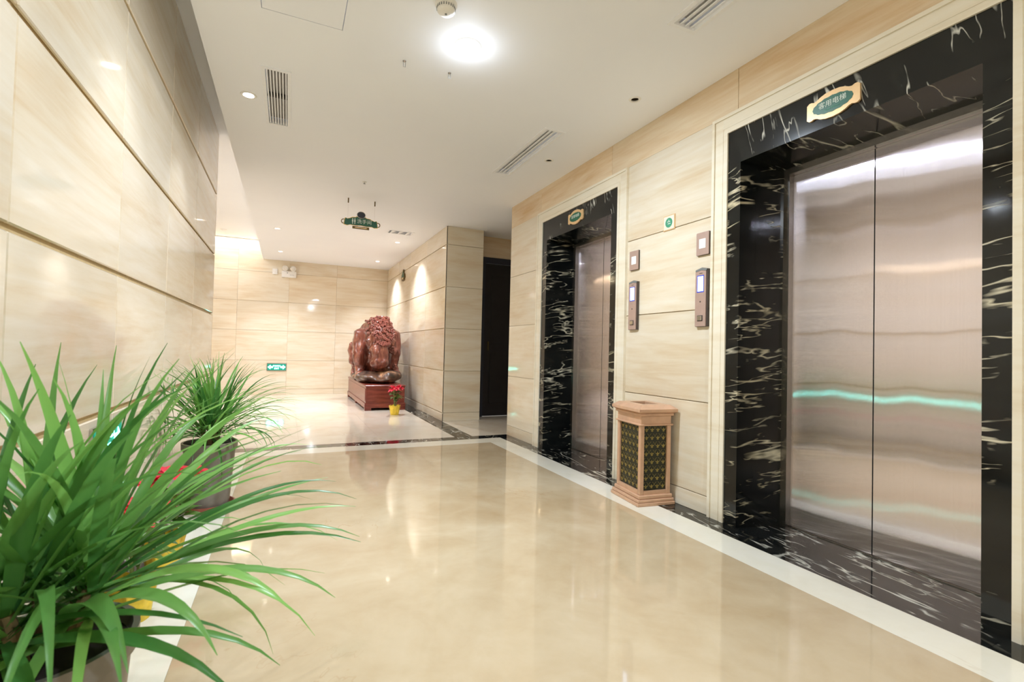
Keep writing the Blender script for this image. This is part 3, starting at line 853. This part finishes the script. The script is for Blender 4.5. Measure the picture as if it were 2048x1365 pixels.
for side in range(4):
    wd = (2 * hy if side % 2 == 0 else 2 * hx) - 2 * pw
    off = hx if side % 2 == 0 else hy
    ang = {0: -90, 1: 0, 2: 90, 3: 180}[side]     # faces -x, -y, +x, +y
    m = Matrix.Rotation(R(ang), 4, 'Z') @ Matrix.Translation((0, -off + 0.014, 0.312)) @ Matrix.Rotation(R(90), 4, 'X')
    pn = B().box(-wd / 2, wd / 2, -0.218, 0.218, -0.006, 0, mat=m).build('side_panel', BINDARK, bn)
    fb = filigree(wd, 0.43, 5 if side % 2 == 0 else 4, 8)
    bmesh.ops.transform(fb.bm, matrix=m, verts=fb.bm.verts)
    fo = fb.build('filigree', FILI, pn); fo['kind'] = 'stuff'
# lid with ash well
vs = []
z0, z1, z2 = 0.610, 0.632, 0.662
ex = 0.030
def ring(a, c, z): return [(-a, -c, z), (a, -c, z), (a, c, z), (-a, c, z)]
q = ring(hx + 0.008, hy + 0.008, 0.606) + ring(hx + ex, hy + ex, 0.618) + ring(hx + ex, hy + ex, 0.636) + ring(hx - 0.006, hy - 0.006, z2) + ring(0.062, 0.085, z2) + ring(0.062, 0.085, z2 - 0.030)
fs = []
for i in range(5):
    for k in range(4): fs.append((i * 4 + k, i * 4 + (k + 1) % 4, (i + 1) * 4 + (k + 1) % 4, (i + 1) * 4 + k))
fs += [(3, 2, 1, 0), (20, 21, 22, 23)]
lb = B(); lb.poly(q, fs); lid = lb.build('lid', COPPER, bn)
B().box(-0.061, 0.061, -0.084, 0.084, z2 - 0.029, z2 - 0.018).build('ash_tray', BLACKP, lid)

# ------------------------------------------------------------------ potted plants
def strap_leaf(parent, base, az, elev, length, bend, width, mat, seg=10, clampx=None, twist=0.0, sag=1.4):
    p = Vector(base); e = elev; ds = length / seg; pts = [p.copy()]; dirs = []
    for i in range(seg):
        t = (i + 0.5) / seg
        e -= bend * (t ** sag) * 2.0 / seg * 1.2
        d = Vector((math.cos(az) * math.cos(e), math.sin(az) * math.cos(e), math.sin(e)))
        p = p + d * ds
        if clampx is not None and p.x < clampx: p.x = clampx + 0.002 * random.random()
        if p.z < 0.012: p.z = 0.012
        pts.append(p.copy())
    vs = []; fs = []
    for i, p in enumerate(pts):
        t = i / seg
        wd = width * (0.55 + 0.45 * min(1, t / 0.25)) * (1 - max(0, (t - 0.35) / 0.65) ** 1.5) * 0.5
        wd = max(wd, 0.0006)
        d = (pts[min(i + 1, seg)] - pts[max(i - 1, 0)]).normalized()
        side = d.cross(Vector((0, 0, 1)))
        if side.length < 0.05: side = Vector((-math.sin(az), math.cos(az), 0))
        side.normalize()
        side = Matrix.Rotation(twist * t, 3, d) @ side
        nrm = side.cross(d).normalized()
        vs += [p - side * wd + nrm * wd * 0.35, p, p + side * wd + nrm * wd * 0.35]
    for i in range(seg):
        for k in (0, 1):
            a = i * 3 + k; fs.append((a, a + 1, a + 4, a + 3))
    me = bpy.data.meshes.new('leaf'); me.from_pydata([tuple(v) for v in vs], [], fs); me.shade_smooth()
    return ob('leaf', me, mat, parent)
def strap_plant(name, label, cx, cy, ptop, prad, n, lmin, lmax, wmin, wmax, seed, heads, extra=(), group=None, emin=-5, bk=1.0, clampx=XL + 0.035):
    rs = random.Random(seed); st0 = random.getstate(); random.seed(seed)
    t = thing(name, label, 'potted plant', (cx, cy, 0), 0, group)
    r0 = prad * 0.78
    # saucer, pot, soil
    B().lathe([(r0 * 1.02, 0.0), (r0 * 1.18, 0.006), (r0 * 1.26, 0.030), (r0 * 1.20, 0.030), (r0 * 1.08, 0.012), (0.01, 0.010)], 36).build('saucer', TERRA, t, 40)
    B().lathe([(r0, 0.013), (prad * 0.95, ptop * 0.86), (prad * 0.955, ptop * 0.9), (prad * 1.03, ptop * 0.9), (prad * 1.04, ptop), (prad * 0.96, ptop), (prad * 0.93, ptop - 0.03), (prad * 0.5, ptop - 0.035)], 40).build('pot', POTG, t, 35)
    B().lathe([(prad * 0.93, ptop - 0.034), (prad * 0.92, ptop - 0.028), (prad * 0.4, ptop - 0.015), (0.01, ptop - 0.012)], 30).build('soil', SOIL, t, 60)
    for hx_, hy_, hz_ in heads:
        B().tube([(hx_ * 0.5, hy_ * 0.5, ptop - 0.03), (hx_ * 0.8, hy_ * 0.8, (ptop + hz_) / 2), (hx_, hy_, hz_)], [0.016, 0.014, 0.012], 8).build('stem', STEMB, t)
    for k in range(n):
        h = heads[k % len(heads)]
        az = rs.uniform(0, 2 * math.pi)
        f = (k // len(heads)) / max(1, (n // len(heads)))
        e0 = R(84 - 80 * f ** 0.85 + rs.uniform(-10, 10)); e0 = max(e0, R(emin))
        ln = lmin + (lmax - lmin) * (0.30 + 0.70 * math.sin(math.pi * min(1, f * 0.85 + 0.08))) * rs.uniform(0.78, 1.05)
        bend = rs.uniform(0.35, 1.35) * (0.45 + 0.75 * f) * bk
        z = h[2] - 0.10 * f * (0.6 + 0.4 * rs.random()) * min(1, (h[2] - ptop) / 0.1 + 0.4)
        strap_leaf(t, (h[0] + 0.008 * math.cos(az), h[1] + 0.008 * math.sin(az), max(z, ptop - 0.01)), az, e0, ln, bend, rs.uniform(wmin, wmax), LEAF, 10, clampx - cx, rs.uniform(-0.7, 0.7))
    for (hx_, hy_, hz_, az, e0, ln, bend, wd) in extra:
        strap_leaf(t, (hx_, hy_, hz_), R(az), R(e0), ln, bend, wd, LEAF, 12, clampx - cx, 0.25)
    random.setstate(st0)
    return t
strap_plant('potted_dracaena', 'large near potted plant with long arching green strap leaves', -0.42, 1.25, 0.41, 0.15, 150, 0.34, 0.62, 0.018, 0.031, 11,
    [(-0.02, 0.05, 0.52), (0.07, 0.02, 0.50), (-0.03, -0.06, 0.50), (0.05, 0.09, 0.53), (-0.09, -0.01, 0.50)],
    extra=[(0.06, 0.02, 0.47, 8, 22, 0.56, 0.55, 0.030), (0.06, 0.03, 0.47, -6, 24, 0.56, 0.85, 0.034), (0.06, 0.0, 0.46, -20, 20, 0.52, 0.95, 0.036), (0.05, 0.0, 0.46, -34, 28, 0.50, 1.1, 0.038),
           (0.06, 0.05, 0.48, 16, 30, 0.55, 0.75, 0.028), (0.06, 0.06, 0.50, 30, 40, 0.56, 0.9, 0.028), (0.05, 0.06, 0.5, 24, 18, 0.55, 0.3, 0.026), (0.06, 0.03, 0.47, 2, 34, 0.58, 1.0, 0.03),
           (0.05, -0.02, 0.45, -48, 30, 0.46, 1.25, 0.038), (0.04, -0.03, 0.45, -62, 35, 0.44, 1.3, 0.040)])
strap_plant('potted_dracaena', 'potted plant with fine green leaves in a grey pot further along the left wall', -0.415, 3.50, 0.40, 0.145, 190, 0.30, 0.54, 0.010, 0.020, 23,
    [(0.0, 0.0, 0.52), (0.05, 0.03, 0.50), (-0.05, 0.03, 0.50), (0.0, -0.06, 0.51), (0.03, -0.03, 0.54)],
    extra=[(0.04, 0.0, 0.50, 5, 30, 0.55, 0.9, 0.014), (0.04, -0.02, 0.50, -12, 20, 0.52, 1.0, 0.014), (0.04, 0.02, 0.5, 14, 42, 0.58, 1.05, 0.014), (0.04, -0.02, 0.5, -28, 30, 0.5, 1.3, 0.015), (0.03, -0.03, 0.5, -50, 35, 0.48, 1.3, 0.016)], bk=1.25)

def poinsettia(label, x, y, sc=1.0, seed=1, rz=0.0):
    rs = random.Random(seed)
    t = thing('poinsettia', label, 'flower pot', (x, y, 0), rz)
    n = 40; prof = [(0.052, 0.0), (0.056, 0.03), (0.064, 0.09), (0.070, 0.125)]
    vs = []; fs = []
    for i, (r, z) in enumerate(prof):
        for k in range(n):
            a = 2 * math.pi * k / n; cr = 1 + (0.02 + 0.025 * i) * math.sin(10 * a + i * 0.7) * (1 if i else 0.3)
            vs.append((r * cr * math.cos(a) * sc, r * cr * math.sin(a) * sc, (z + (0.006 * math.sin(7 * a) if i == 3 else 0)) * sc))
    for i in range(3):
        for k in range(n): fs.append((i * n + k, i * n + (k + 1) % n, (i + 1) * n + (k + 1) % n, (i + 1) * n + k))
    fs.append(tuple(range(n))[::-1])
    b = B(); b.poly(vs, fs); b.build('foil_wrap', FOIL, t, 60)
    B().lathe([(0.058 * sc, 0.10 * sc), (0.002, 0.108 * sc)], 20).build('soil', SOIL, t)
    def petal(name, mat, c, az, e, ln, wd):
        d = Vector((math.cos(az) * math.cos(e), math.sin(az) * math.cos(e), math.sin(e)))
        s = Vector((-math.sin(az), math.cos(az), 0)); nn = s.cross(d)
        prof = [(0, 0.06), (0.22, 0.62), (0.45, 1.0), (0.72, 0.66), (1.0, 0.03)]
        vs = []; fs = []
        for i, (u, w2) in enumerate(prof):
            p = Vector(c) + d * ln * u - Vector((0, 0, 1)) * ln * 0.30 * u * u
            vs += [p - s * wd * w2 + Vector((0, 0, wd * w2 * 0.35)), p, p + s * wd * w2 + Vector((0, 0, wd * w2 * 0.35))]
        for i in range(4):
            for k in (0, 1): a = i * 3 + k; fs.append((a, a + 1, a + 4, a + 3))
        me = bpy.data.meshes.new(name); me.from_pydata([tuple(v) for v in vs], [], fs); me.shade_smooth()
        ob(name, me, mat, t)
    for hz, hx_, hy_ in ((0.36, 0.0, 0.0), (0.345, 0.075, 0.02), (0.33, -0.055, -0.045)):
        top = (hx_ * sc, hy_ * sc, hz * sc)
        B().tube([(hx_ * 0.2 * sc, hy_ * 0.2 * sc, 0.10 * sc), (hx_ * 0.7 * sc, hy_ * 0.7 * sc, 0.24 * sc), top], 0.0045 * sc, 6).build('stem', STEM, t)
        for k in range(8):
            petal('bract', BRACT, top, 2 * math.pi * k / 8 + rs.uniform(-.25, .25), R(rs.uniform(0, 34)), rs.uniform(0.075, 0.11) * sc, rs.uniform(0.022, 0.030) * sc)
        for k in range(6):
            z = rs.uniform(0.18, 0.30) * sc
            petal('leaf', LEAF2, (hx_ * 0.6 * sc, hy_ * 0.6 * sc, z), rs.uniform(0, 6.28), R(rs.uniform(-10, 35)), rs.uniform(0.08, 0.12) * sc, rs.uniform(0.024, 0.034) * sc)
        B().ball((top[0], top[1], top[2] + 0.006 * sc), 0.008 * sc, 1).build('flower_centre', GOLD, t)
    return t
poinsettia('red poinsettia in yellow foil in front of the wooden sculpture', 1.492, 7.40, 1.15, 3, 0.4)
poinsettia('red poinsettia in yellow foil behind the leaves, closer to the grey pot', -0.475, 2.62, 1.15, 5)
poinsettia('red poinsettia in yellow foil, closest to the large near plant', -0.485, 2.18, 1.12, 8, 1.0)

# ------------------------------------------------------------------ sculpture on its pedestal
pd = thing('sculpture_pedestal', 'long low mahogany pedestal under the wooden sculpture', 'pedestal', (1.455, 9.18, 0))
pxh, pyh = 0.32, 1.22
B().box(-pxh - 0.004, pxh + 0.004, -pyh - 0.004, pyh + 0.004, 0.04, 0.115, 0.006).build('base_moulding', MAHOG, pd)
B().box(-pxh + 0.012, pxh - 0.012, -pyh + 0.012, pyh - 0.012, 0.115, 0.375, 0.002).build('body', MAHOG, pd)
B().box(-pxh, pxh, -pyh, pyh, 0.375, 0.402, 0.008).build('top', MAHOG, pd)
me = B().box(-0.05, 0.05, -0.05, 0.05, 0, 0.04).mesh('foot'); me.materials.append(MAHOG)
for sx in (-1, 1):
    for sy in (-1, 0, 1): ob('foot', me, None, pd, (sx * (pxh - 0.05), sy * (pyh - 0.05), 0))
for sx in (-1, 1): B().box(sx * (pxh - 0.012), sx * (pxh - 0.006), -pyh + 0.06, pyh - 0.06, 0.15, 0.345, 0.002).build('side_moulding', MAHOG, pd)

sc = thing('wooden_sculpture', 'reddish carved wooden animal with lowered head and curly mane on the pedestal', 'sculpture', (1.455, 9.1, 0.402))
def remeshed(b, voxel, smooth_it, noise_amp=0.0, seed=0.0):
    me = b.mesh('tmp'); o = bpy.data.objects.new('tmp', me); COL.objects.link(o)
    m = o.modifiers.new('r', 'REMESH'); m.mode = 'VOXEL'; m.voxel_size = voxel
    s_ = o.modifiers.new('s', 'SMOOTH'); s_.factor = 0.5; s_.iterations = smooth_it
    bpy.context.view_layer.update()
    dg = bpy.context.evaluated_depsgraph_get()
    out = bpy.data.meshes.new_from_object(o.evaluated_get(dg))
    bpy.data.objects.remove(o); bpy.data.meshes.remove(me)
    if noise_amp:
        from mathutils import noise as N
        for v in out.vertices:
            v.co += v.normal * noise_amp * N.noise(v.co * 6.0 + Vector((seed, 0, 0)))
    out.shade_smooth()
    return out
def limb(b, pts, rads):
    for i in range(len(pts) - 1):
        p, q_ = Vector(pts[i]), Vector(pts[i + 1])
        n = max(2, int((q_ - p).length / 0.06))
        for k in range(n + 1):
            f = k / n; b.ball(p.lerp(q_, f), rads[i] * (1 - f) + rads[i + 1] * f, 1)
b = B()
# local: x right, -y towards the viewer, z up from pedestal top (animal about 1.2 high)
b.ball((0.01, 0.35, 0.66), (0.29, 0.62, 0.36), 3)          # trunk
b.ball((0.02, -0.02, 0.78), (0.33, 0.40, 0.39), 3)         # shoulders
b.ball((0.02, 0.85, 0.62), (0.29, 0.32, 0.38), 3)          # rump
b.ball((0.0, -0.05, 0.40), (0.24, 0.26, 0.34), 3)          # chest
b.ball((0.03, -0.26, 0.90), (0.22, 0.26, 0.27), 3)         # neck
b.ball((0.0, -0.46, 0.76), (0.195, 0.20, 0.27), 3, Matrix.Rotation(R(-16), 4, 'X'))    # skull
b.ball((-0.02, -0.57, 0.52), (0.165, 0.16, 0.24), 3, Matrix.Rotation(R(-8), 4, 'X'))   # muzzle
b.ball((-0.02, -0.60, 0.34), (0.155, 0.15, 0.12), 3)
b.ball((-0.02, -0.54, 0.24), (0.11, 0.11, 0.06), 2)        # lower jaw
limb(b, [(-0.26, -0.12, 0.82), (-0.31, -0.22, 0.52), (-0.28, -0.18, 0.28), (-0.28, -0.24, 0.12)], [0.17, 0.135, 0.105, 0.11])
limb(b, [(0.28, -0.08, 0.82), (0.31, -0.20, 0.52), (0.28, -0.14, 0.30), (0.29, -0.22, 0.12)], [0.17, 0.135, 0.11, 0.12])
limb(b, [(-0.24, 0.88, 0.60), (-0.26, 0.78, 0.34), (-0.24, 0.95, 0.22), (-0.24, 0.88, 0.08)], [0.17, 0.12, 0.08, 0.10])
limb(b, [(0.26, 0.88, 0.60), (0.27, 0.78, 0.34), (0.25, 0.95, 0.22), (0.25, 0.88, 0.08)], [0.17, 0.12, 0.08, 0.10])
b.ball((-0.28, -0.34, 0.13), (0.12, 0.14, 0.08), 2); b.ball((0.29, -0.33, 0.13), (0.13, 0.14, 0.09), 2)
for s in (-1, 1):
    limb(b, [(s * 0.16, -0.44, 0.82), (s * 0.225, -0.53, 0.72), (s * 0.215, -0.56, 0.58)], [0.045, 0.05, 0.02])   # ears
    b.ball((s * 0.11 - 0.01, -0.63, 0.66), (0.042, 0.035, 0.032), 2)  # brow
    b.ball((s * 0.07 - 0.02, -0.73, 0.37), (0.04, 0.035, 0.03), 2)    # nostril wing
limb(b, [(0.02, 1.10, 0.72), (0.10, 1.20, 0.50), (0.12, 1.12, 0.25)], [0.04, 0.035, 0.05])
bd = remeshed(b, 0.024, 3, 0.028)
for v in bd.vertices: v.co.z = max(v.co.z, 0.004)
ob('body', bd, CARVED, sc)
# curled mane on brow and neck, laid on the carved surface
from mathutils.bvhtree import BVHTree
tree = BVHTree.FromPolygons([v.co.copy() for v in bd.vertices], [tuple(p.vertices) for p in bd.polygons])
rs = random.Random(4)
placed = []
for i in range(1500):
    if len(placed) >= 100: break
    f = rs.uniform(0, 1)
    z = 0.60 + 0.58 * f; hw = 0.05 + 0.19 * math.sin(math.pi * min(1, f * 0.66 + 0.04))
    x = 0.03 + rs.uniform(-hw, hw)
    hit, nrm, _, _ = tree.ray_cast(Vector((x, -2.0, z + 0.30)), Vector((0, 1.0, -0.20)).normalized())
    if hit is None or hit.y > 0.05 or any((hit - p_).length < 0.037 for p_ in placed): continue
    placed.append(hit)
    r_ = rs.uniform(0.024, 0.032); a0 = rs.uniform(0, 6.28); hd_ = rs.choice((-1, 1))
    qm = Matrix.Translation(hit) @ nrm.to_track_quat('Z', 'Y').to_matrix().to_4x4()
    sp_ = [(r_ * (1 - t / 11.0) * math.cos(a0 + hd_ * t), r_ * (1 - t / 11.0) * math.sin(a0 + hd_ * t), 0.010 + 0.0026 * t) for t in range(0, 10)]
    B().tube(sp_, [0.010] * 5 + [0.010, 0.009, 0.008, 0.007, 0.006], 6, mat=qm).build('mane_curl', MANE, sc, 60)
# swirling carved scrolls on the right foreleg
for (cx, cy, cz, r_) in ((0.235, -0.36, 0.56, 0.060), (0.265, -0.33, 0.80, 0.055), (0.29, -0.34, 0.26, 0.045)):
    sp_ = [(cx + r_ * (1 - t / 20) * math.cos(t * 0.55 + 1.0), cy - 0.002 * t, cz + r_ * (1 - t / 20) * math.sin(t * 0.55 + 1.0)) for t in range(0, 17)]
    B().tube(sp_, [0.022 - 0.0007 * t for t in range(17)], 8).build('scroll', CARVED, sc, 60)
for s in (-1, 1):
    B().ball((s * 0.095 - 0.02, -0.635, 0.625), 0.017, 2).build('eye', MANE, sc, 60)
# rough root base
b = B()
b.ball((0.0, 0.1, 0.06), (0.37, 1.05, 0.10), 3); b.ball((-0.17, -0.48, 0.10), (0.21, 0.36, 0.09), 3); b.ball((0.15, -0.46, 0.12), (0.24, 0.38, 0.11), 3); b.ball((0.05, 0.8, 0.06), (0.35, 0.4, 0.11), 3)
b.ball((0.30, -0.36, 0.13), (0.11, 0.24, 0.10), 2)
rm = remeshed(b, 0.032, 2, 0.05, 3.0)
for v in rm.vertices: v.co.z = max(v.co.z, 0.001)
ob('root_base', rm, ROOT, sc)

# ------------------------------------------------------------------ repeats of one kind share a group
GROUPS = {'elevator_entrance': 'elevators in the right wall', 'recessed_downlight': 'round recessed ceiling lamps', 'elevator_plaque': 'gold plaques over the elevators',
    'access_plate': 'square metal plates beside the elevators', 'elevator_call_panel': 'elevator call panels', 'exit_sign': 'lit green exit signs', 'air_diffuser': 'slot diffusers in the ceiling',
    'potted_dracaena': 'strap leaved plants along the left wall', 'poinsettia': 'poinsettias in yellow foil'}
for o in list(COL.objects):
    g = GROUPS.get(o.name.split('.')[0])
    if g and o.parent is None: o['group'] = g
